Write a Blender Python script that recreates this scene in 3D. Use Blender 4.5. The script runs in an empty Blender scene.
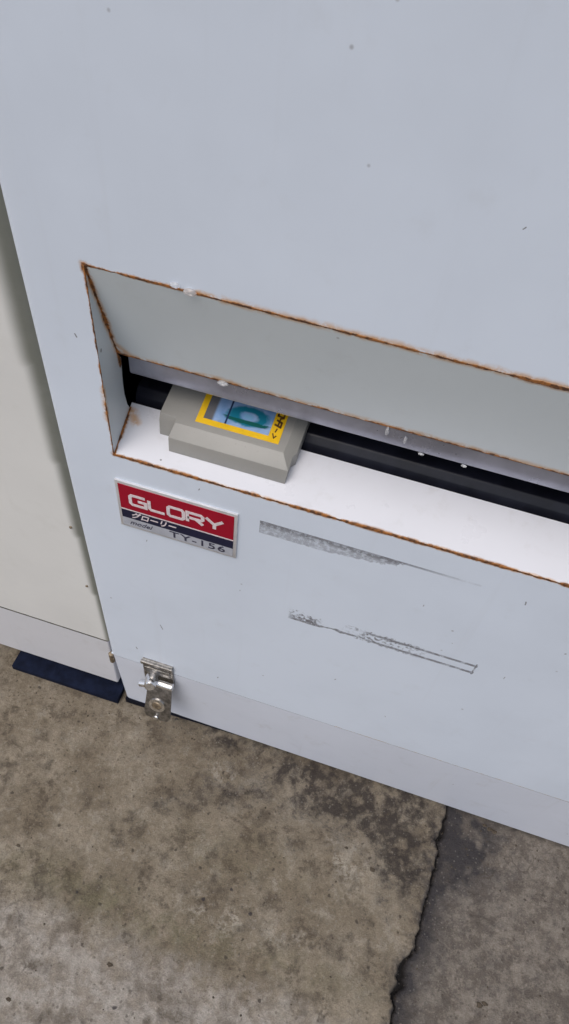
import bpy, bmesh, math, random
import numpy as np
from mathutils import Vector, Matrix

sc = bpy.context.scene
C = sc.collection
# ------------------------------------------------------------------ camera
S = 0.38            # one survey unit in metres
Z0 = 2.895           # ground level below the lens, survey units
def W(x, y, z): return Vector((x*S, y*S, (z+Z0)*S))

R = [[0.95404, 0.28758, 0.08431], [0.27730, -0.74045, -0.61224], [-0.11364, 0.60748, -0.78617]]
cam_data = bpy.data.cameras.new('camera')
cam = bpy.data.objects.new('camera', cam_data); C.objects.link(cam)
m = Matrix(((R[0][0], -R[1][0], -R[2][0]), (R[0][1], -R[1][1], -R[2][1]), (R[0][2], -R[1][2], -R[2][2])))
m = m.to_quaternion().normalized().to_matrix().to_4x4()
m.translation = W(0, -1, 0)
cam.matrix_world = m
cam_data.sensor_fit = 'HORIZONTAL'; cam_data.sensor_width = 36
cam_data.lens = 36*700/569
cam_data.clip_start = 0.02; cam_data.clip_end = 500
sc.camera = cam
# ------------------------------------------------------------------ sky, sun, exposure
SUN_EL, SUN_AZ = math.radians(62), math.radians(205)      # azimuth of the sun, from +y clockwise
wd = bpy.data.worlds.new('World'); sc.world = wd; wd.use_nodes = True
nt = wd.node_tree; bg = nt.nodes['Background']
sky = nt.nodes.new('ShaderNodeTexSky'); sky.sky_type = 'NISHITA'; sky.sun_disc = False
sky.sun_elevation = SUN_EL; sky.sun_rotation = SUN_AZ
sky.air_density = 1.0; sky.dust_density = 4.0; sky.ozone_density = 1.0
hs = nt.nodes.new('ShaderNodeHueSaturation'); hs.inputs['Saturation'].default_value = 0.62
nt.links.new(sky.outputs[0], hs.inputs['Color']); nt.links.new(hs.outputs[0], bg.inputs[0])
bg.inputs[1].default_value = 0.12
sd = bpy.data.lights.new('sun', 'SUN'); sd.energy = 0.8; sd.angle = math.radians(40); sd.color = (1, .97, .93)
so = bpy.data.objects.new('sun', sd); C.objects.link(so)
d = Vector((math.sin(SUN_AZ)*math.cos(SUN_EL), math.cos(SUN_AZ)*math.cos(SUN_EL), math.sin(SUN_EL)))
so.rotation_euler = d.to_track_quat('Z', 'Y').to_euler()
sc.view_settings.view_transform = 'Standard'; sc.view_settings.look = 'None'
sc.view_settings.exposure = 0.36; sc.view_settings.gamma = 1; sc.view_settings.use_curve_mapping = False

# ------------------------------------------------------------------ node helper
class NT:
    def __init__(s, name):
        s.m = bpy.data.materials.new(name); s.m.use_nodes = True
        s.t = s.m.node_tree; s.b = s.t.nodes['Principled BSDF']; s.out = s.t.nodes['Material Output']
        s.tc = s.t.nodes.new('ShaderNodeTexCoord'); s.P = s.tc.outputs['Object']
    def n(s, ty, **kw):
        o = s.t.nodes.new(ty)
        for k, v in kw.items(): setattr(o, k, v)
        return o
    def put(s, sock, v):
        if v is None: return
        if hasattr(v, 'is_linked') or isinstance(v, bpy.types.NodeSocket): s.t.links.new(v, sock)
        else: sock.default_value = v
    def math(s, op, a, b=None, c=None, clamp=False):
        o = s.n('ShaderNodeMath', operation=op, use_clamp=clamp)
        s.put(o.inputs[0], a); s.put(o.inputs[1], b)
        if c is not None: s.put(o.inputs[2], c)
        return o.outputs[0]
    def vec(s, op, a, b=None, scale=None):
        o = s.n('ShaderNodeVectorMath', operation=op)
        s.put(o.inputs[0], a); s.put(o.inputs[1], b)
        if scale is not None: s.put(o.inputs['Scale'], scale)
        return o.outputs['Value'] if op in ('DOT_PRODUCT', 'LENGTH', 'DISTANCE') else o.outputs['Vector']
    def noise(s, scale, detail=4, rough=.55, vec=None, w=None, dist=0):
        o = s.n('ShaderNodeTexNoise'); s.put(o.inputs['Vector'], vec or s.P)
        o.inputs['Scale'].default_value = scale; o.inputs['Detail'].default_value = detail
        o.inputs['Roughness'].default_value = rough; o.inputs['Distortion'].default_value = dist
        return o.outputs['Fac']
    def ncol(s, scale, detail=3):
        o = s.n('ShaderNodeTexNoise'); s.put(o.inputs['Vector'], s.P)
        o.inputs['Scale'].default_value = scale; o.inputs['Detail'].default_value = detail
        return o.outputs['Color']
    def vor(s, scale, feature='F1', out='Distance', vec=None, rnd=1):
        o = s.n('ShaderNodeTexVoronoi', feature=feature); s.put(o.inputs['Vector'], vec or s.P)
        o.inputs['Scale'].default_value = scale; o.inputs['Randomness'].default_value = rnd
        return o.outputs[out]
    def ss(s, v, a, b, lo=0., hi=1.):
        o = s.n('ShaderNodeMapRange', interpolation_type='SMOOTHSTEP')
        s.put(o.inputs['Value'], v); o.inputs['From Min'].default_value = a; o.inputs['From Max'].default_value = b
        o.inputs['To Min'].default_value = lo; o.inputs['To Max'].default_value = hi
        return o.outputs['Result']
    def mix(s, f, a, b, blend='MIX'):
        o = s.n('ShaderNodeMix', data_type='RGBA', blend_type=blend)
        s.put(o.inputs['Factor'], f)
        for k, v in ((6, a), (7, b)):
            if isinstance(v, tuple) and len(v) == 3: v = v+(1,)
            s.put(o.inputs[k], v)
        return o.outputs[2]
    def bump(s, h, strength, dist, normal=None):
        o = s.n('ShaderNodeBump'); s.put(o.inputs['Height'], h)
        o.inputs['Strength'].default_value = strength; o.inputs['Distance'].default_value = dist
        if normal is not None: s.put(o.inputs['Normal'], normal)
        return o.outputs['Normal']
    def set(s, color=None, rough=None, metal=None, normal=None, alpha=None, spec=None):
        if isinstance(color, tuple) and len(color) == 3: color = color+(1,)
        s.put(s.b.inputs['Base Color'], color); s.put(s.b.inputs['Roughness'], rough)
        s.put(s.b.inputs['Metallic'], metal); s.put(s.b.inputs['Normal'], normal); s.put(s.b.inputs['Alpha'], alpha)
        s.put(s.b.inputs['Specular IOR Level'], spec)
        return s.m
    def segs(s, segs, jit, jscale):
        """smallest distance to any of the segments, divided by that segment's width; edges wander by jit"""
        off = s.vec('SCALE', s.vec('SUBTRACT', s.ncol(jscale), (.5, .5, .5)), scale=jit)
        p = s.vec('ADD', s.P, off)
        best = None
        for a, b, w in segs:
            a, b = Vector(a), Vector(b); ab = b-a
            pa = s.vec('SUBTRACT', p, tuple(a))
            if ab.length > 1e-6:
                t = s.math('DIVIDE', s.vec('DOT_PRODUCT', pa, tuple(ab)), ab.length_squared, clamp=True)
                dd = s.vec('LENGTH', s.vec('SUBTRACT', pa, s.vec('SCALE', tuple(ab), scale=t)))
            else: dd = s.vec('LENGTH', pa)
            v = s.math('DIVIDE', dd, w)
            best = v if best is None else s.math('MINIMUM', best, v)
        return best

CAB = W(0.2, 0.5, -Z0)        # base of the white machine, its parts are measured from here
def L(x, y, z): return tuple(W(x, y, z)-CAB)
mm = 0.001

# ------------------------------------------------------------------ materials
RUST = [ # start, end, half width
 (L(-.617,0,-.755), L(0.0,0,-.757), .95*mm), (L(0.0,0,-.757), L(1.0,0,-.757), 1.4*mm),
 (L(-.617,0,-.755), L(-.616,0,-1.265), .85*mm),
 (L(-.616,0,-1.265), L(1.0,0,-1.265), 1.2*mm),
 (L(-.617,0,-.755), L(-.627,.097,-1.037), 1.5*mm),
 (L(-.627,.097,-1.025), L(-.628,.104,-1.075), 2.4*mm),
 (L(-.616,0,-1.265), L(-.630,.127,-1.230), 1.5*mm),
 (L(-.627,.097,-1.037), L(1.0,.097,-1.037), 2.0*mm),
 (L(-.617,0,-1.10), L(-.617,0,-1.13), 1.7*mm),
]
HALO = [ (L(.1,0,-2.41), L(1.2,0,-2.41), .7*mm),
 (L(-.35,0,-.756), L(1.1,0,-.756), 3.4*mm), (L(-.40,0,-.754), L(-.25,0,-.754), 2.2*mm),
 (L(-.617,0,-1.06), L(-.617,0,-1.15), 3.2*mm), (L(-.625,.085,-1.0), L(-.59,.097,-1.037), 5*mm),
 (L(-.617,.01,-.79), L(-.625,.09,-1.02), 3*mm),
 (L(-.618,.118,-1.232), L(-.602,.095,-1.238), 4.8*mm), (L(-.60,0,-1.265), L(1.0,0,-1.265), 1.9*mm),
 (L(-.60,.097,-1.034), L(1.,.097,-1.034), 4.6*mm), (L(-.42,.097,-1.03), L(-.36,.097,-1.03), 4.5*mm), (L(.05,.097,-1.03), L(.08,.097,-1.03), 4*mm),
]
CHIPS = [(-.662,-.924,.9),(.102,-.504,.5),(-.65,-2.284,1.1),(-.342,-2.314,.9),(-.211,-2.415,.8),
 (.31,-1.638,.5),(.411,-1.367,.8),(.569,-1.53,1.0),(-.556,-1.587,.5),(.703,-2.493,1.1),(-.283,-1.697,.5),
 (.2,-1.502,.5),(.482,-1.727,.5),(-.40,-1.30,.7),(.05,-2.05,.7),(.24,-2.2,.6),(.75,-1.9,.7)]
CHIPSEG = [(L(x,0,z), L(x+random.Random(i).uniform(-.004,.004),0,z-random.Random(i+50).uniform(.001,.012)), w*mm*.8) for i, (x, z, w) in enumerate(CHIPS)]
CHIPSEG += [(L(-.545,0,-2.06), L(-.538,0,-2.085), .7*mm), (L(.985,0,-2.36), L(1.0,0,-2.375), .8*mm),
            (L(-.619,.017,-.964), L(-.619,.017,-.966), 1.5*mm), (L(-.505,.02,-1.26), L(-.505,.02,-1.261), 1.0*mm)]

def paint(name, base, rust=True, rough=.38, wave=.5, dirty=.5, shade_segs=None):
    g = NT(name)
    n1 = g.noise(3.5, 5, .6); n2 = g.noise(26, 5, .65); n3 = g.noise(160, 3)
    col = g.mix(g.ss(n1, .35, .68), base, tuple(c*.93 for c in base))
    grime = g.math('MULTIPLY', g.ss(n2, .55, .8), .16*dirty)
    col = g.mix(grime, col, (.30,.27,.22))
    # faint run marks below the edges
    mp = g.n('ShaderNodeMapping'); g.put(mp.inputs[0], g.P); mp.inputs['Scale'].default_value = (60, 60, 2.5)
    st = g.noise(1, 4, .6, vec=mp.outputs[0])
    col = g.mix(g.math('MULTIPLY', g.ss(st, .58, .8), .10*dirty), col, (.34,.31,.27))
    # tiny random specks
    cell = g.vor(55, out='Color'); dist = g.vor(55)
    sx = g.n('ShaderNodeSeparateColor'); g.put(sx.inputs[0], cell)
    sp = g.math('MULTIPLY', g.ss(dist, .10, .04), g.math('GREATER_THAN', sx.outputs[0], .965))
    col = g.mix(g.math('MULTIPLY', sp, .45), col, (.10,.08,.07))
    if shade_segs:      # greenish dark band, the shade along a joint painted into the colour
        gs = g.segs(shade_segs, .2*mm, 60)
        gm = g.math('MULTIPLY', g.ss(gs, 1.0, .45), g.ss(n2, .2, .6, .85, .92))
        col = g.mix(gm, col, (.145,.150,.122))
    rg = g.math('ADD', rough, g.math('MULTIPLY', g.math('SUBTRACT', n2, .5), .2))
    h = g.math('ADD', g.math('MULTIPLY', g.noise(4, 2), 1.0), g.math('MULTIPLY', n3, .012))
    nrm = g.bump(h, wave, .004)
    if rust:
        cs = g.segs(CHIPSEG, .8*mm, 400)
        col = g.mix(g.math('MULTIPLY', g.ss(cs, 1.2, .6), .75), col, (.075,.065,.06))
        hal = g.segs(HALO, 5*mm, 90)
        hm = g.math('MULTIPLY', g.ss(hal, 1.6, .1), g.ss(g.noise(120, 5, .65), .30, .52))
        col = g.mix(g.math('MULTIPLY', hm, .72), col, (.56,.30,.10))
        cr = g.segs(RUST, 1.5*mm, 170)
        wn = g.ss(g.noise(30, 6, .72), .36, .64, .42, 1.75)
        crw = g.math('DIVIDE', cr, wn)
        soft = g.ss(crw, 2.1, .8)
        col = g.mix(g.math('MULTIPLY', soft, .6), col, (.42,.22,.09))
        core = g.ss(crw, 1.15, .7)
        rc = g.mix(g.ss(g.noise(210, 4), .38, .62), (.095,.040,.018), (.40,.155,.035))
        col = g.mix(core, col, rc)
        rg = g.math('ADD', g.math('MULTIPLY', core, .4), rg)
        nrm = g.bump(g.math('MULTIPLY', core, g.noise(300, 4)), .8, .0012, nrm)
    return g.set(col, rg, 0, nrm)

M = {}
M['white'] = paint('white_paint', (.640,.700,.795))
M['recess'] = paint('recess_paint', (.635,.690,.720), dirty=.8)
M['skirt'] = paint('skirt_paint', (.635,.670,.755), rust=False, dirty=1.4)
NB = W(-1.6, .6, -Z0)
EDGE_SHADE = []  # painted shade on the cabinet edge beside the white machine, wider upwards
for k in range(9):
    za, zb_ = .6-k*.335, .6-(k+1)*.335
    EDGE_SHADE.append((tuple(W(-.782, .065, za)-NB), tuple(W(-.782, .065, zb_)-NB), max(.009, .010+.019*min(1.6, (za+2.42)/1.4))))
M['cream'] = paint('cream_paint', (.69,.685,.665), rust=False, rough=.45, shade_segs=EDGE_SHADE)
M['cream_skirt'] = paint('cream_skirt_paint', (.62,.62,.65), rust=False, rough=.45, dirty=1.2)

def simple(name, col, rough=.5, metal=0, var=.15, scale=60, bump=.15, spec=None):
    g = NT(name); n = g.noise(scale, 5, .6)
    c = g.mix(g.ss(n, .3, .7), tuple(x*(1-var) for x in col), tuple(min(1, x*(1+var)) for x in col))
    r = g.math('ADD', rough, g.math('MULTIPLY', g.math('SUBTRACT', g.noise(scale*2.3, 4), .5), .25))
    return g.set(c, r, metal, g.bump(g.noise(scale*4, 4), bump, .0006), spec=spec)
M['lip'] = simple('grey_steel_lip', (.34,.35,.42), .30, .7, .25, 14)
M['black'] = simple('black_interior', (.008,.008,.011), .55, 0, .3)
M['roller'] = simple('black_bar_plastic', (.012,.013,.021), .38, 0, .3, 40, .15, .32)
M['navy'] = simple('navy_rubber', (.006,.009,.022), .9, 0, .35, 50, .5, .12)
M['plinth'] = simple('black_plinth', (.008,.009,.016), .9, 0, .3, spec=.1)
M['chrome'] = simple('chromed_metal', (.82,.82,.83), .16, 1, .12, 120, .25)
M['steel'] = simple('weathered_steel', (.30,.285,.27), .42, 1, .4, 140, .4)
M['tarnish'] = simple('tarnished_brass', (.30,.24,.17), .5, .8, .5, 200, .6)
M['rim'] = simple('brushed_rim', (.66,.66,.68), .33, .5, .08, 60, 0)
M['red'] = simple('red_enamel', (.30,.002,.018), .5, 0, .08, 30, .0, .2)
M['navy_enamel'] = simple('navy_enamel', (.010,.011,.035), .4, 0, .1, 30, .0, .2)
M['silver'] = simple('silver_enamel', (.44,.46,.52), .4, .2, .08, 80, .0)
M['letter_white'] = simple('pale_lettering', (.66,.58,.60), .4, 0, .15, 300, .05)
M['letter_dark'] = simple('dark_lettering', (.03,.03,.06), .4, 0, .1, 100, .05)
M['yellow'] = simple('yellow_label_paper', (.78,.47,.012), .38, 0, .10, 45, .05)
M['ink'] = simple('brown_ink', (.10,.045,.01), .5, 0, .2, 100, .05)
M['pit'] = simple('brown_grit', (.06,.045,.03), .85, 0, .5, 500, .5)
# cartridge plastic
g = NT('grey_plastic'); n = g.noise(18, 4)
col = g.mix(g.ss(n, .3, .7), (.262,.255,.238), (.285,.278,.258))
col = g.mix(g.math('MULTIPLY', g.ss(g.noise(420, 3), .62, .75), .25), col, (.18,.17,.15))
M['plastic'] = g.set(col, .42, 0, g.bump(g.noise(900, 3), .25, .0004))
# label picture: soft blue and teal swirls, a grey side strip
g = NT('label_picture')
sp = g.n('ShaderNodeSeparateXYZ'); g.put(sp.inputs[0], g.P)
X, Y = sp.outputs[0], sp.outputs[1]
wob = g.noise(70, 3, .5, dist=1.5)
ex = g.math('DIVIDE', g.math('SUBTRACT', X, .0115), .0165); ey = g.math('DIVIDE', g.math('SUBTRACT', Y, -.0105), .0085)
rr = g.math('SQRT', g.math('ADD', g.math('MULTIPLY', ex, ex), g.math('MULTIPLY', ey, ey)))
rr = g.math('ADD', rr, g.math('MULTIPLY', g.math('SUBTRACT', wob, .5), .5))
col = g.mix(g.ss(g.noise(45, 3), .35, .65), (.16,.30,.55), (.30,.43,.66))
ring = g.math('MULTIPLY', g.ss(rr, .35, .65), g.ss(rr, 1.3, 1.0))
col = g.mix(ring, col, (.012,.17,.26))
col = g.mix(g.math('MULTIPLY', g.ss(g.math('ABSOLUTE', g.math('ADD', Y, g.math('ADD', .0145, g.math('MULTIPLY', wob, .003)))), .0022, .0012), g.ss(rr, 1.5, 1.2)), col, (.01,.10,.09))
col = g.mix(g.math('MULTIPLY', g.ss(rr, .42, .1), .8), col, (.18,.40,.60))
col = g.mix(g.ss(g.math('ABSOLUTE', g.math('SUBTRACT', X, -.0065)), .0012, .0005), col, (.02,.035,.09))
col = g.mix(g.ss(X, -.0170, -.0200), col, (.13,.13,.14))
M['picture'] = g.set(col, .25)
# tape residue: patchy alpha on a thin film
def residue(name, xa, xb, za, zb, outline):
    g = NT(name)
    sp = g.n('ShaderNodeSeparateXYZ'); g.put(sp.inputs[0], g.P)
    u = g.math('DIVIDE', g.math('SUBTRACT', sp.outputs[0], xa), xb-xa)
    v = g.math('DIVIDE', g.math('SUBTRACT', sp.outputs[2], za), zb-za)   # 0 top .. 1 bottom
    n = g.noise(230, 5, .65); nn = g.noise(70, 4, .6)
    if not outline:
        # full at the start, worn away towards the far end, torn lower edge
        edge = g.math('SUBTRACT', g.ss(u, .42, .78, 1.30, .25), g.math('MULTIPLY', g.noise(110, 5, .7), g.ss(u, .0, .5, .45, .95)))
        a = g.ss(g.math('SUBTRACT', edge, v), -.02, .06)
        a = g.math('MULTIPLY', a, g.ss(n, .38, .56, .35, 1.))
        line = g.math('MULTIPLY', g.ss(v, .2, .08), g.ss(g.math('ADD', u, g.math('MULTIPLY', nn, .4)), 1.15, .9))
        a = g.math('MAXIMUM', a, g.math('MULTIPLY', line, .6))
        a = g.math('MULTIPLY', a, g.ss(v, 1.0, .97)); a = g.math('MULTIPLY', a, g.ss(u, .85, .6, .5, 1))
        a = g.math('MULTIPLY', a, g.ss(v, .5, .15, .22, .46)); col = g.mix(g.ss(v, .55, .1), (.36,.36,.38), (.25,.25,.27))
    else:
        # tape outline stays at the far end, blotches in the middle, a curl at the start
        box = g.math('MAXIMUM', g.ss(g.math('ABSOLUTE', g.math('SUBTRACT', v, .22)), .12, .02),
                     g.ss(g.math('ABSOLUTE', g.math('SUBTRACT', v, .82)), .12, .02))
        box = g.math('MAXIMUM', box, g.ss(g.math('ABSOLUTE', g.math('SUBTRACT', u, .992)), .006, .001))
        box = g.math('MULTIPLY', box, g.ss(u, .36, .50)); box = g.math('MULTIPLY', box, g.ss(n, .33, .47, .3, .9))
        blo = g.math('MULTIPLY', g.ss(g.math('ABSOLUTE', g.math('SUBTRACT', u, .52)), .26, .04), g.ss(n, .50, .60))
        blo2 = g.math('MULTIPLY', g.ss(g.math('ABSOLUTE', g.math('SUBTRACT', u, .09)), .11, .04), g.ss(g.math('ADD', g.math('MULTIPLY', n, .8), g.math('MULTIPLY', v, .25)), .50, .60))
        wl = g.math('ADD', .35, g.math('MULTIPLY', g.noise(35, 3), .9))
        ln = g.math('MULTIPLY', g.ss(g.math('ABSOLUTE', g.math('SUBTRACT', v, wl)), .09, .03), g.math('MULTIPLY', g.ss(u, .13, .16), g.ss(u, .42, .34)))
        a = g.math('MAXIMUM', g.math('MAXIMUM', box, blo), g.math('MAXIMUM', blo2, g.math('MULTIPLY', ln, .8)))
        a = g.math('MULTIPLY', a, g.math('MULTIPLY', g.ss(v, 0, .06), g.ss(v, 1., .94)))
        a = g.math('MULTIPLY', g.math('MULTIPLY', a, .48), g.ss(g.noise(90, 5, .7), .36, .54, .35, 1))
        col = (.22,.21,.22)
    g.set(col, .7, 0, None, a)
    return g.m
def droplet_mat():
    g = NT('clear_water')
    g.b.inputs['Transmission Weight'].default_value = .7
    g.b.inputs['IOR'].default_value = 1.33
    n = g.noise(500, 2)
    return g.set((.97,.98,1), g.math('MULTIPLY', n, .06), 0)
M['water'] = droplet_mat()

# ------------------------------------------------------------------ mesh helpers
def mesh_obj(name, verts, faces, mat, parent=None, smooth=False, base=None, bevel=0, segs=2, bang=30):
    me = bpy.data.meshes.new(name)
    b = Vector(parent['_b']) if parent is not None else (base or Vector((0, 0, 0)))
    me.from_pydata([tuple(Vector(v)-b) for v in verts], [], faces)
    bm = bmesh.new(); bm.from_mesh(me); bmesh.ops.recalc_face_normals(bm, faces=bm.faces)
    if bevel:
        ed = [e for e in bm.edges if len(e.link_faces) == 2 and e.calc_face_angle() > math.radians(bang)]
        bmesh.ops.bevel(bm, geom=ed, offset=bevel, segments=segs, profile=.6, affect='EDGES', clamp_overlap=True)
    bm.to_mesh(me); bm.free()
    if smooth or bevel:
        for p in me.polygons: p.use_smooth = True
        me.set_sharp_from_angle(angle=math.radians(40))
    me.materials.append(mat)
    o = bpy.data.objects.new(name, me); C.objects.link(o)
    if parent is not None: o.parent = parent; o['_b'] = tuple(b)
    else: o.location = b; o['_b'] = tuple(b)
    return o
def empty(name, loc, label, cat, group=None):
    o = bpy.data.objects.new(name, None); C.objects.link(o); o.location = loc; o['_b'] = tuple(loc)
    o.empty_display_size = .05
    o['label'] = label; o['category'] = cat
    if group: o['group'] = group
    return o
def boxv(x0, x1, y0, y1, z0, z1):
    v = [W(x, y, z) for z in (z0, z1) for x, y in ((x0, y0), (x1, y0), (x1, y1), (x0, y1))]
    f = [(0,1,2,3), (4,5,6,7), (0,1,5,4), (1,2,6,5), (2,3,7,6), (3,0,4,7)]
    return v, f
def join(*parts):
    V, F = [], []
    for v, f in parts:
        k = len(V); V += list(v); F += [tuple(i+k for i in q) for q in f]
    return V, F
def slab(pts, thick):
    """quad or polygon pts (world) thickened along vector thick"""
    n = len(pts); t = Vector(thick)
    V = [Vector(p) for p in pts]+[Vector(p)+t for p in pts]
    F = [tuple(range(n)), tuple(range(n, 2*n))]+[(i, (i+1) % n, (i+1) % n+n, i+n) for i in range(n)]
    return V, F
def cyl(p0, p1, r, n=32, r1=None, round_end=0):
    p0, p1 = Vector(p0), Vector(p1); ax = (p1-p0).normalized()
    u = ax.orthogonal().normalized(); w = ax.cross(u); r1 = r if r1 is None else r1
    rings = [(p0, r-round_end), (p0+ax*round_end, r), (p1-ax*round_end, r1), (p1, r1-round_end)] if round_end else [(p0, r), (p1, r1)]
    V, F = [], []
    for c, rad in rings:
        V += [c+(u*math.cos(2*math.pi*i/n)+w*math.sin(2*math.pi*i/n))*rad for i in range(n)]
    for k in range(len(rings)-1):
        F += [(k*n+i, k*n+(i+1) % n, (k+1)*n+(i+1) % n, (k+1)*n+i) for i in range(n)]
    F += [tuple(range(n)), tuple(range((len(rings)-1)*n, len(rings)*n))]
    return V, F

# ------------------------------------------------------------------ ground
def vnoise(x, y, seed=0):
    xi, yi = np.floor(x).astype(int), np.floor(y).astype(int); fx, fy = x-xi, y-yi
    fx = fx*fx*(3-2*fx); fy = fy*fy*(3-2*fy)
    def h(a, b):
        v = np.sin(a*127.1+b*311.7+seed*74.7)*43758.5453
        return v-np.floor(v)
    return (h(xi,yi)*(1-fx)+h(xi+1,yi)*fx)*(1-fy)+(h(xi,yi+1)*(1-fx)+h(xi+1,yi+1)*fx)*fy
def fbm(x, y, seed=0, o=5):
    t, a, s = 0, .5, 0
    for k in range(o):
        t = t+a*vnoise(x*2**k, y*2**k, seed+k); s += a; a *= .55
    return t/s
def sst(v, a, b):
    t = np.clip((v-a)/(b-a), 0, 1); return t*t*(3-2*t)
far = [132, 60, 25, 12, 6, 3.6, 2.4]
xs = np.concatenate([[-f for f in far], np.arange(-1.7, 1.7, .0062), far])
ys = np.concatenate([[-f for f in far], np.arange(-1.5, .16, .0062), [.3, .6, 1.2, 2.4, 6, 12, 25, 60, 132]])
xs[:7] = [-v for v in far]; GX, GY = np.meshgrid(xs, ys)
cy = [-3, -1.4, -.738, -.68, -.625, -.544, -.50, -.433, -.36, -.278, -.202, -.15, -.111, -.06, -.006, .3]
cx = [.50, .54, .560, .553, .553, .566, .592, .611, .612, .618, .628, .626, .616, .630, .643, .66]
cr = np.interp(GY, cy, cx)+(vnoise(GY*26, GY*0+.5, 3)-.5)*.022+(vnoise(GY*70, GY*0+.5, 9)-.5)*.010+(vnoise(GY*170, GY*0, 12)-.5)*.007
dx = GX-cr
inside = (np.abs(GX) < 2.2)*(GY > -2.2)*(GY < .6)*1.
wid = .0065+.006*vnoise(GY*20, GY*0, 5)
chipw = .020*np.exp(-((GY+.60)/.055)**2)+.008*np.exp(-((GY+.08)/.05)**2)+.012*np.exp(-((GY+.75)/.04)**2)*0
gap = sst(-np.abs(dx-chipw*.3), -(wid*.8+chipw), -(wid*.8+chipw)*.35)
H = (fbm(GX*6, GY*6, 1)-.5)*.018+(fbm(GX*40, GY*40, 2, 4)-.5)*.0060+(fbm(GX*110, GY*110, 4, 2)-.5)*.0022
H += -.014*sst(dx, -.002, .012)*np.exp(-np.clip(dx, 0, 9)/.30)-.003*sst(dx, 0, .02)
H += .006*np.exp(-((dx+.02)/.03)**2)
H -= gap*.034
H += .005*sst(GX, -.35, .2)*sst(GY, -.08, .02)-.004
# little chips broken out along the slab edge and pits
pit = sst(fbm(GX*22, GY*22, 21, 3), .70, .78)
H -= pit*.004
H *= inside
fl = fbm(GX*7, GY*7, 31); fm = fbm(GX*18, GY*18, 41); fs = fbm(GX*45, GY*45, 51)
def blob(x, y, rx, ry, rot=0):
    c, s = math.cos(rot), math.sin(rot); u = ((GX-x)*c+(GY-y)*s)/rx; v = (-(GX-x)*s+(GY-y)*c)/ry
    return np.exp(-(u*u+v*v))
left = sst(-dx, -.003, .003)
dirt = .80*blob(.22, -.06, .30, .075, -.15)+.50*blob(.47, -.15, .12, .10)+.60*blob(-.05, -.02, .24, .035)+.45*blob(-.35, .0, .2, .03)
dirt += .55*blob(.07, -.30, .06, .035)+.45*blob(.46, -.33, .05, .13)+.3*blob(.16, -.12, .2, .05, .5)+.30*blob(-.2, -.2, .3, .05, .3)
dirt += .95*blob(.545, -.13, .035, .12)*left
dirt += .35*blob(.35, -.12, .45, .16, -.1)+.25*blob(-.45, -.05, .5, .08)
web = fbm(GX*30, GY*30, 61, 4)
dirt += .45*blob(-.3, -.25, .25, .06, .3)*1+.55*blob(.25, -.10, .38, .10, -.12)+.4*blob(.50, -.22, .09, .2)*left+.5*blob(.50, -.05, .2, .06)
dirt += .8*np.exp(-np.clip(.035-GY, 0, 9)/.022)*(GX > -.77)*(GY < .5)  # shade of the gap under the machine base, painted as a dark line
hole = sst(.5*web+.5*fs, .34, .66)
dirt += 1.1*blob(.535, -.18, .04, .15)*left+.35*blob(.62, .0, .25, .06)
dirt = np.clip(dirt, 0, 1.3)*(.52+.75*hole)*(.75+.5*fl)
mott = sst(fm*.5+web*.5, .50, .68)*(.35+.65*sst(fl, .35, .6))*left
crk = np.exp(-np.abs(dx)/.010)*.75+(1-left)*np.exp(-(np.clip(dx, 0, 9)/.085)**2.0)*(.60+.75*fm)+(1-left)*np.exp(-((GX-.74)/.15)**2-((GY+.08)/.17)**2)*sst(fm, .3, .6)*1.1+(1-left)*.25*sst(fs, .45, .7)+.8*left*np.exp(-np.clip(-dx, 0, 9)/.035)*sst(fs, .42, .6)*sst(fm, .35, .55)
crk = np.clip(crk, 0, 1)
crk = np.maximum(crk, gap*1.0)
moss = np.clip(blob(-.62, -.68, .38, .07, -.02)+.7*blob(.0, -.70, .5, .05, .05)+.35*blob(-.1, -.40, .35, .1), 0, 1)*sst(fm*.6+fs*.4, .33, .62)
edge_y = -.775+.03*(fl-.5)*4+.12*(GX+.3)*-.1
pale = sst(-(GY-edge_y)+(fs-.5)*.10+(fm-.5)*.12, -.06, .10)*left*.95
pale = np.clip(pale, 0, 1)
pale2 = .7*blob(-.22, -.14, .12, .06)*sst(fs, .4, .6)+.7*blob(-.05, -.62, .35, .05, .1)*sst(fs, .45, .65)+.9*blob(.28, -.28, .10, .10)*sst(fm, .4, .6)+.5*blob(.05, -.15, .14, .05)*sst(fs, .4, .6)
ny, nx = GX.shape
idx = np.arange(nx*ny).reshape(ny, nx)
F4 = np.stack([idx[:-1,:-1], idx[:-1,1:], idx[1:,1:], idx[1:,:-1]], -1).reshape(-1, 4)
co = np.stack([GX*S, GY*S, H*S], -1).reshape(-1, 3)
me = bpy.data.meshes.new('ground')
me.vertices.add(len(co)); me.vertices.foreach_set('co', co.ravel())
me.loops.add(F4.size); me.loops.foreach_set('vertex_index', F4.ravel().astype(np.int32))
me.polygons.add(len(F4)); me.polygons.foreach_set('loop_start', (np.arange(len(F4))*4).astype(np.int32))
me.update(calc_edges=True); me.validate()
me.polygons.foreach_set('use_smooth', [True]*len(F4))
for nm, ar in (('dirt', dirt), ('crack', crk), ('moss', moss), ('pale', pale), ('rub', pale2), ('mott', mott), ('gap', gap), ('rightslab', 1-left)):  # dirt also holds the painted gap shade along the machine base
    at = me.attributes.new(nm, 'FLOAT', 'POINT'); at.data.foreach_set('value', (ar*inside).ravel().astype(np.float32))
g = NT('stained_concrete')
def A(nm):
    o = g.n('ShaderNodeAttribute'); o.attribute_name = nm; return o.outputs['Fac']
n0 = g.noise(9, 6, .6); nL = g.noise(14, 3, .5, dist=.6); n1 = g.noise(34, 9, .78); n2 = g.noise(150, 6, .75); n3 = g.noise(480, 4, .7)
col = g.mix(g.ss(n0, .38, .62), (.168,.136,.097), (.250,.211,.160))
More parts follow.
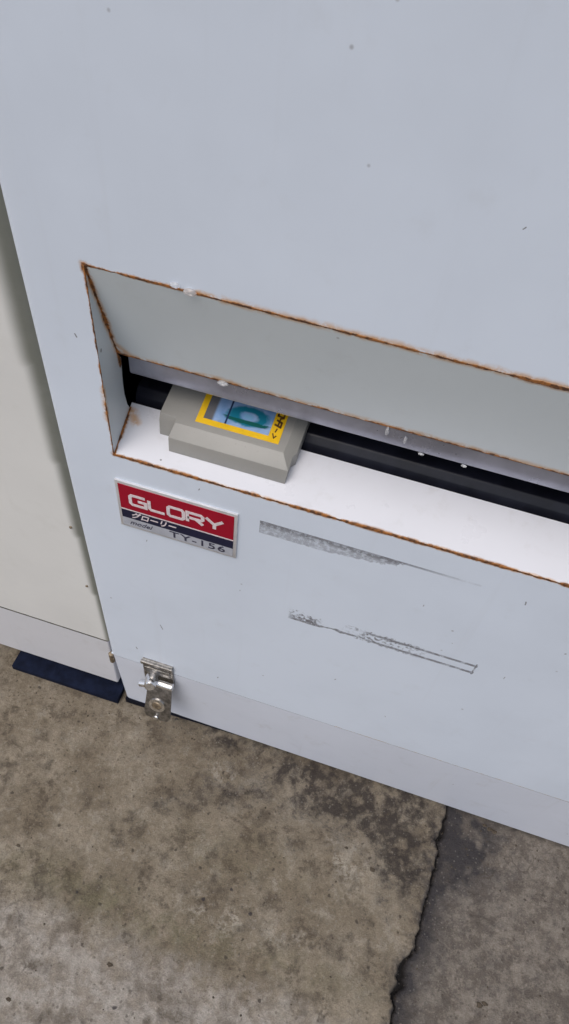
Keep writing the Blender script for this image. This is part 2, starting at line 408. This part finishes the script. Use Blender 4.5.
col = g.mix(g.math('MULTIPLY', g.math('MULTIPLY', g.ss(n1, .49, .62), .55), g.ss(nL, .42, .56)), col, (.315,.282,.230))
col = g.mix(g.math('MULTIPLY', g.math('MULTIPLY', g.ss(n1, .52, .40), g.ss(nL, .56, .44)), .75), col, (.088,.068,.048))
rs = g.mix(g.ss(n1, .43, .57), (.125,.105,.087), (.205,.178,.150))
col = g.mix(A('rightslab'), col, rs)
col = g.mix(g.math('MULTIPLY', A('pale'), g.ss(n1, .42, .56, .6, .95)), col, g.mix(g.ss(n1, .40, .60), (.275,.243,.212), (.360,.328,.292)))
col = g.mix(g.math('MULTIPLY', A('rub'), g.ss(n2, .4, .58)), col, (.38,.345,.29))
col = g.mix(g.math('MULTIPLY', A('moss'), g.ss(n1, .3, .6, .25, .65)), col, (.125,.112,.060))
col = g.mix(g.math('MULTIPLY', A('mott'), g.ss(n2, .40, .58, .25, .85)), col, (.075,.060,.045))
dm = g.math('ADD', g.math('MULTIPLY', A('dirt'), .68), g.math('ADD', g.math('MULTIPLY', g.math('SUBTRACT', n1, .5), 2.2), g.math('MULTIPLY', g.math('SUBTRACT', n2, .5), 1.8)))  # dirt together with the painted gap shade
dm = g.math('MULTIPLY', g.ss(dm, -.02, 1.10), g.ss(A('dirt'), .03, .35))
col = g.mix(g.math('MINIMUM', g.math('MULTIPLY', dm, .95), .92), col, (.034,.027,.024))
cm = g.math('MULTIPLY', A('crack'), g.ss(n1, .3, .55, .6, 1.))
col = g.mix(g.math('MINIMUM', cm, .95), col, (.036,.033,.036))
col = g.mix(g.ss(A('gap'), .35, .95), col, (.014,.012,.012))
# sand grains, small dark pits and pale aggregate
fac = g.math('ADD', .50, g.math('MULTIPLY', n2, 1.0))
hsv = g.n('ShaderNodeHueSaturation'); g.put(hsv.inputs['Color'], col); g.put(hsv.inputs['Value'], fac); col = hsv.outputs[0]
fac = g.math('ADD', .46, g.math('MULTIPLY', n3, 1.08))
hsv = g.n('ShaderNodeHueSaturation'); g.put(hsv.inputs['Color'], col); g.put(hsv.inputs['Value'], fac); col = hsv.outputs[0]
def specks(scale, thr, size, color, amt, col):
    v = g.n('ShaderNodeTexVoronoi'); wv = g.vec('ADD', g.P, g.vec('SCALE', g.vec('SUBTRACT', g.ncol(scale*1.6), (.5,.5,.5)), scale=.5/scale))
    g.put(v.inputs['Vector'], wv); v.inputs['Scale'].default_value = scale
    s2 = g.n('ShaderNodeSeparateColor'); g.put(s2.inputs[0], v.outputs['Color'])
    f = g.math('MULTIPLY', g.ss(v.outputs['Distance'], size, size*.5), g.math('GREATER_THAN', s2.outputs[0], thr))
    return g.mix(g.math('MULTIPLY', f, amt), col, color), f
col, _ = specks(70, .86, .20, (.05,.04,.032), .8, col)
col, _ = specks(30, .88, .11, (.03,.026,.03), .85, col)
col, _ = specks(150, .85, .34, (.07,.056,.044), .55, col)
col, f3 = specks(120, .94, .24, (.30,.27,.23), .35, col)
col, _ = specks(260, .80, .4, (.28,.26,.225), .3, col)
# fine map cracking
vw = g.vec('ADD', g.P, g.vec('SCALE', g.vec('SUBTRACT', g.ncol(60), (.5,.5,.5)), scale=.012))
ce = g.vor(42, 'DISTANCE_TO_EDGE', 'Distance', vw)
cl = g.math('MULTIPLY', g.ss(ce, .07, .015), g.math('MULTIPLY', g.ss(n0, .54, .64), g.ss(n1, .44, .58)))
col = g.mix(g.math('MULTIPLY', cl, .55), col, (.06,.046,.036))
h = g.math('ADD', g.math('ADD', g.math('MULTIPLY', n1, 1.6), g.math('MULTIPLY', n2, 1.0)), g.math('MULTIPLY', n3, .5))
m_ground = g.set(col, .88, 0, g.bump(h, 1.0, .0026), spec=.3)
me.materials.append(m_ground)
go = bpy.data.objects.new('ground', me); C.objects.link(go); go['kind'] = 'structure'

# ------------------------------------------------------------------ white machine with the recessed slot
cab = empty('dispensing_machine', CAB, 'white painted metal machine with a rusty edged dispensing slot, red nameplate and chrome latch', 'machine')
XL, XR, ZT, ZF = -.764, 1.9, .75, -2.41
DEP = 1.15
RL, RR, RT, RB = -.617, 1.15, -.755, -1.265
# front skin with a rounded left corner, one sheet with the opening cut out
rc = .022
prof = [(XL, DEP)]+[(XL+rc-rc*math.cos(a), rc-rc*math.sin(a)) for a in np.linspace(0, math.pi/2, 8)]
prof += [(XL+.06, 0), (RL, 0), (RR, 0), (XR, 0), (XR, DEP)]
zl = [ZT, RT, RB, ZF]
V, F = [], []
for z in zl: V += [W(x, y, z) for x, y in prof]
n = len(prof); iL = [i for i, p in enumerate(prof) if p == (RL, 0)][0]
for k in range(3):
    for i in range(n-1):
        if k == 1 and i == iL: continue
        F.append((k*n+i, k*n+i+1, (k+1)*n+i+1, (k+1)*n+i))
body = mesh_obj('cabinet_shell', V, F, M['white'], cab, smooth=True)
# folded lower lip of the door and roof plate
v, f = join(slab([W(XL+.004, .002, ZF), W(XR, .002, ZF), W(XR, .03, ZF), W(XL+.004, .03, ZF)], (0, 0, .0015)),
            slab([W(XL+.002, .006, ZT), W(XR-.002, .006, ZT), W(XR-.002, DEP-.002, ZT), W(XL+.002, DEP-.002, ZT)], (0, 0, -.002)),
            slab([W(XL+.003, DEP, ZT-.003), W(XR-.003, DEP, ZT-.003), W(XR-.003, DEP, -2.8), W(XL+.003, DEP, -2.8)], (0, -.0015, 0)))
mesh_obj('roof_and_back', v, f, M['white'], cab)
# skirt below the fold
def zbot(x): return -2.827-.030*(x-XL)/(1.87)
skirt_pts_t = [W(XL+rc*.55, DEP-.02, ZF-.0012)]+[W(XL+.0015+rc-rc*math.cos(a), rc-rc*math.sin(a), ZF-.0012) for a in np.linspace(0, math.pi/2, 7)]+[W(XR-.002, 0, ZF-.0012), W(XR-.002, DEP-.02, ZF-.0012)]
skirt_pts_t[0] = W(XL+.002, DEP-.02, ZF-.0012)
def low(p):
    x = p.x/S; y = p.y/S
    return W(x, y+(.026 if y < .1 else 0), zbot(x)-.036)
V = skirt_pts_t+[low(p) for p in skirt_pts_t]; n = len(skirt_pts_t)
F = [(i, i+1, i+1+n, i+n) for i in range(n-1)]
# turned in bottom flange
V += [W(p.x/S, p.y/S+.04, zbot(p.x/S)-.028) if p.y/S < .1 else W(p.x/S, p.y/S, zbot(p.x/S)) for p in skirt_pts_t]
F += [(i+n, i+1+n, i+1+2*n, i+2*n) for i in range(1, n-2)]
mesh_obj('skirt', V, F, M['skirt'], cab, smooth=True)
v, f = join(boxv(XL+.012, XR-.03, .045, DEP-.05, -2.93, zbot(0)), slab([W(XL+.006, .019, -2.858), W(-.24, .034, -2.872), W(-.24, .050, -2.872), W(XL+.006, .0445, -2.858)], (0, 0, -.027)))
mesh_obj('plinth', v, f, M['plinth'], cab)
# recess: hood panel, cheeks, tray
t_ = .0016
v, f = slab([W(RL, 0, RT), W(RR, 0, RT), W(RR+.01, .097, -1.037), W(-.627, .097, -1.037)], (0, .0012, .0006))
mesh_obj('hood_panel', v, f, M['recess'], cab)
chk = [(.0014,-.759),(.097,-1.037),(.112,-1.060),(.107,-1.10),(.104,-1.13),(.105,-1.165),(.114,-1.205),(.127,-1.230),(.0014,-1.2647)]
v, f = slab([W(-.617-.1*y, y, z) for y, z in chk], (-t_, 0, 0))
mesh_obj('cheek', v, f, M['recess'], cab)
v, f = slab([W(RR+.1*y, y, z) for y, z in chk], (t_, 0, 0))
mesh_obj('cheek', v, f, M['recess'], cab)
g = NT('tray_paint')
v, f = slab([W(RL, .0012, RB+.0004), W(RR, .0012, RB+.0004), W(RR+.012, .143, -1.2255), W(-.6315, .143, -1.2255)], (0, .0004, -.0016))
M['tray'] = paint('tray_paint', (.68,.685,.73), dirty=1.3, rough=.3, wave=.2)
mesh_obj('tray', v, f, M['tray'], cab)
# lip plate hanging under the hood: a folded steel strip
zt0, zl0 = -1.030, -1.0900
cs = [(.1005, zt0), (.1005, zl0+.006), (.1035, zl0), (.110, zl0), (.1135, zl0+.004), (.1135, zt0)]
V = [W(-.604, y, z) for y, z in cs]+[W(RR, y, z) for y, z in cs]; n = len(cs)
F = [tuple(range(n)), tuple(range(n, 2*n))]+[(i, (i+1) % n, (i+1) % n+n, i+n) for i in range(n)]
mesh_obj('lip_plate', V, F, M['lip'], cab, bevel=.0006)
# dark channel behind
def openbox(x0, x1, y0, y1, z0, z1):
    v, f = boxv(x0, x1, y0, y1, z0, z1); return v, [q for i, q in enumerate(f) if i != 2]
v, f = openbox(-.650, RR+.02, .144, .62, -1.42, -1.00)
v2, f2 = slab([W(-.650, .115, -1.0), W(-.650, .144, -1.0), W(-.650, .144, -1.25), W(-.650, .13, -1.25)], (-.001, 0, 0))
v3, f3_ = slab([W(-.650, .115, -1.02), W(RR+.02, .115, -1.02), W(RR+.02, .144, -1.02), W(-.650, .144, -1.02)], (0, 0, .001))
v, f = join((v, f), (v2, f2), (v3, f3_))
mesh_obj('slot_channel', v, f, M['black'], cab)
bp_ = [(.245,-1.201),(.184,-1.203),(.180,-1.206),(.168,-1.222),(.160,-1.245),(.156,-1.31),(.245,-1.31)]
V = [W(-.632, y, z) for y, z in bp_]+[W(RR, y, z) for y, z in bp_]; n = len(bp_)
F = [tuple(range(n)), tuple(range(n, 2*n))]+[(i, (i+1) % n, (i+1) % n+n, i+n) for i in range(n)]
mesh_obj('feed_bar', V, F, M['roller'], cab, bevel=.0008, bang=15)
mesh_obj('feed_roller', v, f, M['roller'], cab, smooth=True)
# ---- tape residue
for (nm, xa, xb, za, zb, ol) in (('tape_residue', -.244, .345, -1.352, -1.402, False), ('tape_residue', -.135, .403, -1.704, -1.768, True)):
    mt = residue('residue_'+('outline' if ol else 'solid'), (xa*S-CAB.x), (xb*S-CAB.x), (W(0,0,za).z), (W(0,0,zb).z), ol)
    sl = .0 if not ol else .0
    v, f = slab([W(xa, -.0006, za), W(xb, -.0006, za), W(xb, -.0006, zb), W(xa, -.0006, zb)], (0, .0001, 0))
    o = mesh_obj(nm, v, f, mt, cab)
    o['label'] = 'grey torn strip of tape residue' if not ol else 'worn rectangular outline of removed tape'
# ---- nameplate
PX0, PX1, PZ0, PZ1 = -.624, -.299, -1.352, -1.538
def plate_box(name, x0, x1, z0, z1, ya, yb, mat, parent, bev=0):
    v, f = boxv(x0, x1, ya, yb, z1, z0)
    return mesh_obj(name, v, f, mat, parent, bevel=bev)
plate = plate_box('nameplate', PX0, PX1, PZ0, PZ1, -.006, .001, M['rim'], cab, .0005)
HH = PZ0-PZ1; ix0, ix1 = PX0+.0085, PX1-.0085
def pz(k): return PZ0-.010-(HH-.018)*k
plate_box('red_field', ix0, ix1, pz(0), pz(.57), -.0072, -.006, M['red'], plate)
plate_box('divider_line', ix0, ix1, pz(.57), pz(.60), -.0072, -.006, M['letter_white'], plate)
plate_box('navy_field', ix0, ix1, pz(.60), pz(.80), -.0072, -.006, M['navy_enamel'], plate)
plate_box('silver_field', ix0, ix1, pz(.80), pz(1.0), -.0072, -.006, M['silver'], plate)
FONT_CJK = None
def text_mesh(name, s, x, z, h, width, mat, parent, shear=0, off=.0, y=-.0072, depth=.0006, align='LEFT', space=1.0):
    cu = bpy.data.curves.new(name, 'FONT'); cu.body = s; cu.size = 1; cu.shear = shear; cu.offset = off; cu.space_character = space
    cu.extrude = .01; cu.resolution_u = 4
    to = bpy.data.objects.new(name+'_tmp', cu); C.objects.link(to)
    dg = bpy.context.evaluated_depsgraph_get(); dg.update()
    me = bpy.data.meshes.new_from_object(to.evaluated_get(dg))
    bpy.data.objects.remove(to)
    vs = np.array([v.co[:] for v in me.vertices])
    if len(vs) == 0: print('EMPTY TEXT', s); return
    lo, hi = vs.min(0), vs.max(0); sx = width/(hi[0]-lo[0]); sz = h/(hi[1]-lo[1])
    b = Vector(parent['_b'])
    for v in me.vertices:
        c = v.co; p = W(x+(c.x-lo[0])*sx, y-(c.z/.01*.5+.5)*depth*1.0/S*.4, z+(c.y-lo[1])*sz)
        v.co = p-b
    me.materials.clear(); me.materials.append(mat)
    o = bpy.data.objects.new(name, me); C.objects.link(o); o.parent = parent; o['_b'] = tuple(b)
    return o
def strokes(name, glyphs, x, z, h, width, wt, mat, parent):
    """wide square letters drawn as chains of flat bars"""
    n = len(glyphs); cell = width/n; gw = cell*.80; V, F = [], []
    for gi, g_ in enumerate(glyphs):
        for ci, chain in enumerate(g_):
            P_ = [Vector((x+gi*cell+u*gw, z+v_*h)) for u, v_ in chain]; k0 = len(V); closed = chain[0] == chain[-1]
            if closed: P_ = P_[:-1]
            m_ = len(P_)
            for i_ in range(m_):
                a = P_[i_-1] if (i_ > 0 or closed) else P_[0]; b_ = P_[(i_+1) % m_] if (i_ < m_-1 or closed) else P_[-1]
                t1 = (P_[i_]-a).normalized() if (P_[i_]-a).length > 0 else (b_-P_[i_]).normalized()
                t2 = (b_-P_[i_]).normalized() if (b_-P_[i_]).length > 0 else t1
                n1_, n2_ = Vector((-t1.y, t1.x)), Vector((-t2.y, t2.x)); mv = (n1_+n2_).normalized()
                mv = mv/max(.5, mv.dot(n1_))*wt/2
                for yy in (-.0070, -.0080-.0004*ci):
                    V.append(W(P_[i_].x+mv.x, yy, P_[i_].y+mv.y)); V.append(W(P_[i_].x-mv.x, yy, P_[i_].y-mv.y))
            for i_ in range(m_ if closed else m_-1):
                a = k0+i_*4; b_ = k0+((i_+1) % m_)*4
                F += [(a+2, a+3, b_+3, b_+2), (a, a+2, b_+2, b_), (a+1, a+3, b_+3, b_+1)]
    return mesh_obj(name, V, F, mat, parent)
rl = [(.12,0),(.88,0),(1,.15),(1,.85),(.88,1),(.12,1),(0,.85),(0,.15),(.12,0)]
strokes('lettering', [
  [[(1,1),(.12,1),(0,.85),(0,.15),(.12,0),(1,0),(1,.5),(.5,.5)]],
  [[(0,1),(0,.15),(.12,0),(1,0)]], [rl],
  [[(0,0),(0,1),(.88,1),(1,.87),(1,.58),(.88,.45),(0,.45)], [(.55,.45),(1,0)]],
  [[(-.05,1),(.5,.45),(1.05,1)], [(.5,.5),(.5,0)]]], ix0+.030, pz(.42), .037, .258, .0092, M['letter_white'], plate)
text_mesh('lettering', 'グローリー', ix0+.028, pz(.765), .026, .125, M['letter_white'], plate, shear=.3, off=.025)
text_mesh('lettering', 'model', ix0+.020, pz(.945), .017, .066, M['letter_dark'], plate, shear=.4, off=.01)
text_mesh('lettering', 'TY-156', ix0+.132, pz(.965), .025, .155, M['letter_dark'], plate, off=.012, space=1.15)
# ---- latch on the fold
def lat(x, y, z): return W(x, y, z)
lt = cab
v, f = boxv(-.629, -.513, -.009, .001, -2.520, -2.347)
latch = mesh_obj('latch', v, f, M['steel'], cab, bevel=.0006)
v, f = boxv(-.632, -.510, -.020, -.0095, -2.362, -2.345)
mesh_obj('hinge_edge', v, f, M['steel'], latch, bevel=.0012)
v, f = boxv(-.620, -.522, -.018, -.0095, -2.425, -2.385)
mesh_obj('pressed_rib', v, f, M['steel'], latch, bevel=.0016)
v, f = cyl(W(-.606, -.030, -2.462), W(-.506, -.030, -2.462), .0125*S*1.2, 24, round_end=.003*S)
mesh_obj('hinge_barrel', v, f, M['chrome'], latch, smooth=True)
# cam lever knob at the left end of the barrel
v, f = cyl(W(-.590, -.020, -2.450), W(-.578, -.070, -2.420), .026*S, 24, r1=.021*S, round_end=.005*S)
v2, f2 = cyl(W(-.628, -.050, -2.462), W(-.585, -.050, -2.445), .014*S, 20, round_end=.003*S)
v, f = join((v, f), (v2, f2)); mesh_obj('cam_knob', v, f, M['chrome'], latch, smooth=True)
# hanging hasp tab, tilted outwards, with a round lock disc
def tab(x, s, o=0): # s along the tab 0..1, o outwards
    dy, dz = -.060, -.190; ln = math.hypot(dy, dz); ny_, nz_ = dz/ln, -dy/ln
    return W(x, -.022+dy*s+ny_*o, -2.478+dz*s+nz_*o)
out = [(-.606,0),(-.512,0),(-.505,.86),(-.513,.97),(-.530,1.0),(-.585,1.0),(-.604,.97),(-.612,.86)]
V = [tab(x, s) for x, s in out]+[tab(x, s, .008) for x, s in out]; n = len(out)
F = [tuple(range(n)), tuple(range(n, 2*n))]+[(i, (i+1) % n, (i+1) % n+n, i+n) for i in range(n)]
mesh_obj('hasp_tab', V, F, M['steel'], latch, bevel=.0007)
def ring(c, n_, r0, r1, hgt, seg=28):
    c = Vector(c); n_ = n_.normalized(); u = n_.orthogonal().normalized(); w = n_.cross(u); V = []
    for rad, hh in ((r1, 0), (r1, hgt), (r0, hgt), (r0, 0)):
        V += [c+n_*hh+(u*math.cos(2*math.pi*i/seg)+w*math.sin(2*math.pi*i/seg))*rad for i in range(seg)]
    F = [(k*seg+i, k*seg+(i+1) % seg, ((k+1) % 4)*seg+(i+1) % seg, ((k+1) % 4)*seg+i) for k in range(4) for i in range(seg)]
    return V, F
nrm = (tab(0, .5, 1)-tab(0, .5, 0)).normalized()
c = tab(-.562, .58, .008)
v, f = ring(c, nrm, .020*S, .033*S, .005*S); mesh_obj('lock_ring', v, f, M['chrome'], latch, smooth=True)
v, f = cyl(c, c+nrm*.007*S, .019*S, 24, round_end=.002*S)
mesh_obj('lock_core', v, f, M['tarnish'], latch, smooth=True)
v, f = cyl(tab(-.560, .93, .008), tab(-.560, .93, .016), .010*S, 16, round_end=.002*S)
mesh_obj('rivet', v, f, M['chrome'], latch, smooth=True)
# rusty hinge stub at the left edge of the door
v, f = cyl(W(XL-.006, .012, -2.50), W(XL-.006, .012, -2.435), .010*S, 16, round_end=.003*S)
mesh_obj('hinge_pin', v, f, M['tarnish'], cab, smooth=True)

# ------------------------------------------------------------------ neighbouring cream cabinet
NB = W(-1.6, .6, -Z0)
nb = empty('cream_cabinet', NB, 'cream painted metal cabinet standing left of the white machine on a navy pad', 'cabinet')
nx0, nx1, ny0 = -2.6, -.776, .050
def nprof(rn, x1=nx1, e=0):
    p = [(nx0+e, DEP-e), (nx0+e, ny0+e)]
    return p+[(x1-rn+rn*math.sin(a), ny0+e+rn-rn*math.cos(a)) for a in np.linspace(0, math.pi/2, 12)]+[(x1, DEP-e)]
def shell(rings):
    n = len(rings[0][0]); V = [W(x, y, z) for p, z in rings for x, y in p]
    F = [(k*n+i, k*n+(i+1) % n, (k+1)*n+(i+1) % n, (k+1)*n+i) for k in range(len(rings)-1) for i in range(n)]
    return V, F+[tuple(range(n)), tuple(range((len(rings)-1)*n, len(rings)*n))]
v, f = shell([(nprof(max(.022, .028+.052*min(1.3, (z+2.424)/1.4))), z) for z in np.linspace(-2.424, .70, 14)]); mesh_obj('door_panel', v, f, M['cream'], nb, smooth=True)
v, f = shell([(nprof(.01, -.797, -.0009), -2.4320), (nprof(.01, -.797, -.0009), -2.4245)]); mesh_obj('seam', v, f, simple('seam_rubber', (.10,.095,.085), .8, 0, .5, 90), nb)
v, f = shell([(nprof(.006, -.800, .001), -2.797), (nprof(.006, -.800, .001), -2.433)]); mesh_obj('skirt', v, f, M['cream_skirt'], nb, smooth=True)
for x in (-2.45, -.98):
    v, f = cyl(W(x, .30, -2.862), W(x, .30, -2.7975), .05*S, 20); mesh_obj('foot', v, f, M['plinth'], nb)
for x, z in ((-.831, -1.719), (-.828, -2.048)):
    v, f = cyl(W(x, ny0+.006, z), W(x, ny0-.004, z), .006*S, 12, r1=.004*S); mesh_obj('screw', v, f, M['tarnish'], nb)
# navy pad
PB = W(-1.03, .3, -Z0)
v, f = boxv(-1.276, -.785, -.002, .62, -2.895, -2.862)
pad = mesh_obj('rubber_pad', v, f, M['navy'], base=PB, bevel=.0016)
pad['label'] = 'dark navy rubber pad on the concrete under the cream cabinet'; pad['category'] = 'pad'

# ------------------------------------------------------------------ grey game cartridge sticking out of the slot
def q(x, y, off): return W(x, y, -1.2635+.276*y+off)
CB = q(-.36, .17, 0)
cart = empty('game_cartridge', CB, 'grey plastic game cartridge with a yellow bordered label sticking out of the slot', 'game cartridge')
bot = [(-.495,.046),(-.2045,.046),(-.2040,.090),(-.1955,.100),(-.1930,.300),(-.533,.300),(-.5325,.082),(-.496,.082)]
midl = [(-.4965,.0505),(-.2015,.0505),(-.2012,.090),(-.1950,.100),(-.1920,.300),(-.534,.300),(-.5345,.088),(-.4965,.088)]
top = [(-.4905,.080),(-.2235,.080),(-.2230,.094),(-.2215,.104),(-.2215,.296),(-.5310,.296),(-.5340,.0945),(-.4925,.0935)]
V = [q(x, y, 0) for x, y in bot]+[q(x, y, .0405) for x, y in midl]+[q(x, y, .0565) for x, y in top]
F = [tuple(range(8)), tuple(range(16, 24))]+[(i, (i+1) % 8, (i+1) % 8+8*1, i+8) for i in range(8)]+[(i+8, (i+1) % 8+8, (i+1) % 8+16, i+16) for i in range(8)]
mesh_obj('shell', V, F, M['plastic'], cart, bevel=.00045, bang=12)
def flat(name, x0, x1, y0, y1, o0, o1, mat, parent):
    pts = [(x0,y0),(x1,y0),(x1,y1),(x0,y1)]
    V = [q(x, y, o0) for x, y in pts]+[q(x, y, o1) for x, y in pts]
    return mesh_obj(name, V, [(0,1,2,3),(4,5,6,7),(0,1,5,4),(1,2,6,5),(2,3,7,6),(3,0,4,7)], mat, parent)
lab = flat('label', -.4465, -.2415, .0965, .275, .0560, .0575, M['yellow'], cart)
flat('picture', -.4310, -.2705, .1105, .262, .0575, .0582, M['picture'], lab)
# printed marks running up the right border
def stroke(pts, w):
    V, F = [], []
    for (a, b), (c, d_) in zip(pts[:-1], pts[1:]):
        dx_, dy_ = c-a, d_-b; l = math.hypot(dx_, dy_); nx_, ny_ = -dy_/l*w/2, dx_/l*w/2; k = len(V)
        e = w*.35/l
        P_ = [(a-dx_*e+nx_, b-dy_*e+ny_), (a-dx_*e-nx_, b-dy_*e-ny_), (c+dx_*e-nx_, d_+dy_*e-ny_), (c+dx_*e+nx_, d_+dy_*e+ny_)]
        V += [q(x, y, .0574) for x, y in P_]+[q(x, y, .0584) for x, y in P_]
        F += [tuple(j+k for j in t) for t in ((0,1,2,3),(4,5,6,7),(0,1,5,4),(1,2,6,5),(2,3,7,6),(3,0,4,7))]
    return V, F
marks = [stroke([(-.262,.118),(-.257,.108),(-.253,.114)], .0028), stroke([(-.258,.124),(-.256,.132)], .003),
         stroke([(-.264,.142),(-.250,.138),(-.250,.150),(-.262,.154)], .0045), stroke([(-.257,.140),(-.256,.160),(-.249,.163)], .0038),
         stroke([(-.264,.166),(-.250,.164),(-.249,.180),(-.263,.182),(-.264,.166)], .0042), stroke([(-.262,.190),(-.250,.197)], .0042)]
v, f = join(*marks); mesh_obj('lettering', v, f, M['ink'], lab)

# ------------------------------------------------------------------ water drops
def drop(loc, r, sx, sy, sz, label, seed):
    rnd = random.Random(seed); me = bpy.data.meshes.new('water_drop'); bm = bmesh.new()
    bmesh.ops.create_icosphere(bm, subdivisions=3, radius=r)
    ph = rnd.uniform(0, 6)
    for v in bm.verts:
        k = 1+.14*math.sin(v.co.x/r*2.3+ph)+.10*math.cos(v.co.z/r*3+ph)
        v.co = Vector((v.co.x*sx*k, v.co.y*sy, v.co.z*sz*k))
    bm.to_mesh(me); bm.free()
    for p in me.polygons: p.use_smooth = True
    me.materials.append(M['water'])
    o = bpy.data.objects.new('water_drop', me); C.objects.link(o); o.location = loc
    o['label'] = label; o['category'] = 'water drop'; o['group'] = 'water drops clinging to the slot edges'
    return o
drop(W(-.411, -.003, -.753), .0030, 1.6, .9, .9, 'largest clear water drop on the top edge of the slot opening', 1)
drop(W(-.440, -.003, -.747), .0026, 1.3, .7, .9, 'small clear water drop left of the largest one on the top edge', 2)
drop(W(-.379, .094, -1.036), .0028, 1.8, .8, .9, 'clear water drop hanging under the hood above the cartridge', 3)
drop(W(-.0085, .0975, -1.048), .0026, .7, .8, 1.7, 'water drop on the grey lip just right of the cartridge', 4)
drop(W(.034, .0980, -1.062), .0024, .6, .7, 1.7, 'narrow water drop further right on the grey lip', 5)
drop(W(.075, .1005, -1.092), .0014, 1.6, .8, .9, 'low water drop at the bottom edge of the grey lip', 6)
drop(W(.170, .1005, -1.092), .0014, 1.8, .8, .8, 'water drop furthest right on the bottom edge of the grey lip', 7)

# ------------------------------------------------------------------ loose grit on the concrete
rnd = random.Random(8); V, F = [], []
for i in range(420):
    x, y = rnd.uniform(-1.3, 1.3), rnd.uniform(-1.25, .02)
    if rnd.random() < .35: y = -.02-abs(rnd.gauss(0, .05))
    ix = int(np.searchsorted(xs, x)); iy = int(np.searchsorted(ys, y))
    z = H[min(iy, ny-1), min(ix, nx-1)]
    r = rnd.choice([.0018, .0022, .003, .004])*rnd.uniform(.7, 1.3)
    k = len(V)
    for vx, vy, vz in ((1,0,0),(0,1,0),(-1,0,0),(0,-1,0),(0,0,.8),(0,0,-.6)):
        V.append(Vector((x*S+vx*r*S*rnd.uniform(.6,1.4), y*S+vy*r*S*rnd.uniform(.6,1.4), z*S+vz*r*S*rnd.uniform(.6,1.2)+r*S*.2)))
    F += [tuple(j+k for j in t) for t in ((0,1,4),(1,2,4),(2,3,4),(3,0,4),(1,0,5),(2,1,5),(3,2,5),(0,3,5))]
for x, y, rr_ in ((.815,.000,.011),(.835,-.006,.009),(.795,.004,.007),(.393,-.295,.009),(-.415,-.864,.008),(.846,-.596,.010),(.862,-.588,.008),(-.69,-1.05,.007),(.28,-.25,.006),(-.9,-.62,.006)):
    ix = int(np.searchsorted(xs, x)); iy = int(np.searchsorted(ys, y)); z = H[iy, ix]; bm = bmesh.new()
    bmesh.ops.create_icosphere(bm, subdivisions=2, radius=rr_)
    k = len(V)
    for v_ in bm.verts:
        c_ = v_.co; jj = 1+rnd.uniform(-.35, .35)
        V.append(Vector(((x+c_.x*1.3*jj)*S, (y+c_.y*.8*jj)*S, (z+c_.z*.3*jj+.0015)*S)))
    F += [tuple(v_.index+k for v_ in f_.verts) for f_ in bm.faces]; bm.free()
gr = mesh_obj('grit', V, F, M['pit'], base=Vector((0, -.2, 0))); gr['kind'] = 'stuff'
gr['label'] = 'fine dark grit scattered on the concrete'; gr['category'] = 'grit'

for o in bpy.data.objects:
    if '_b' in o: del o['_b']
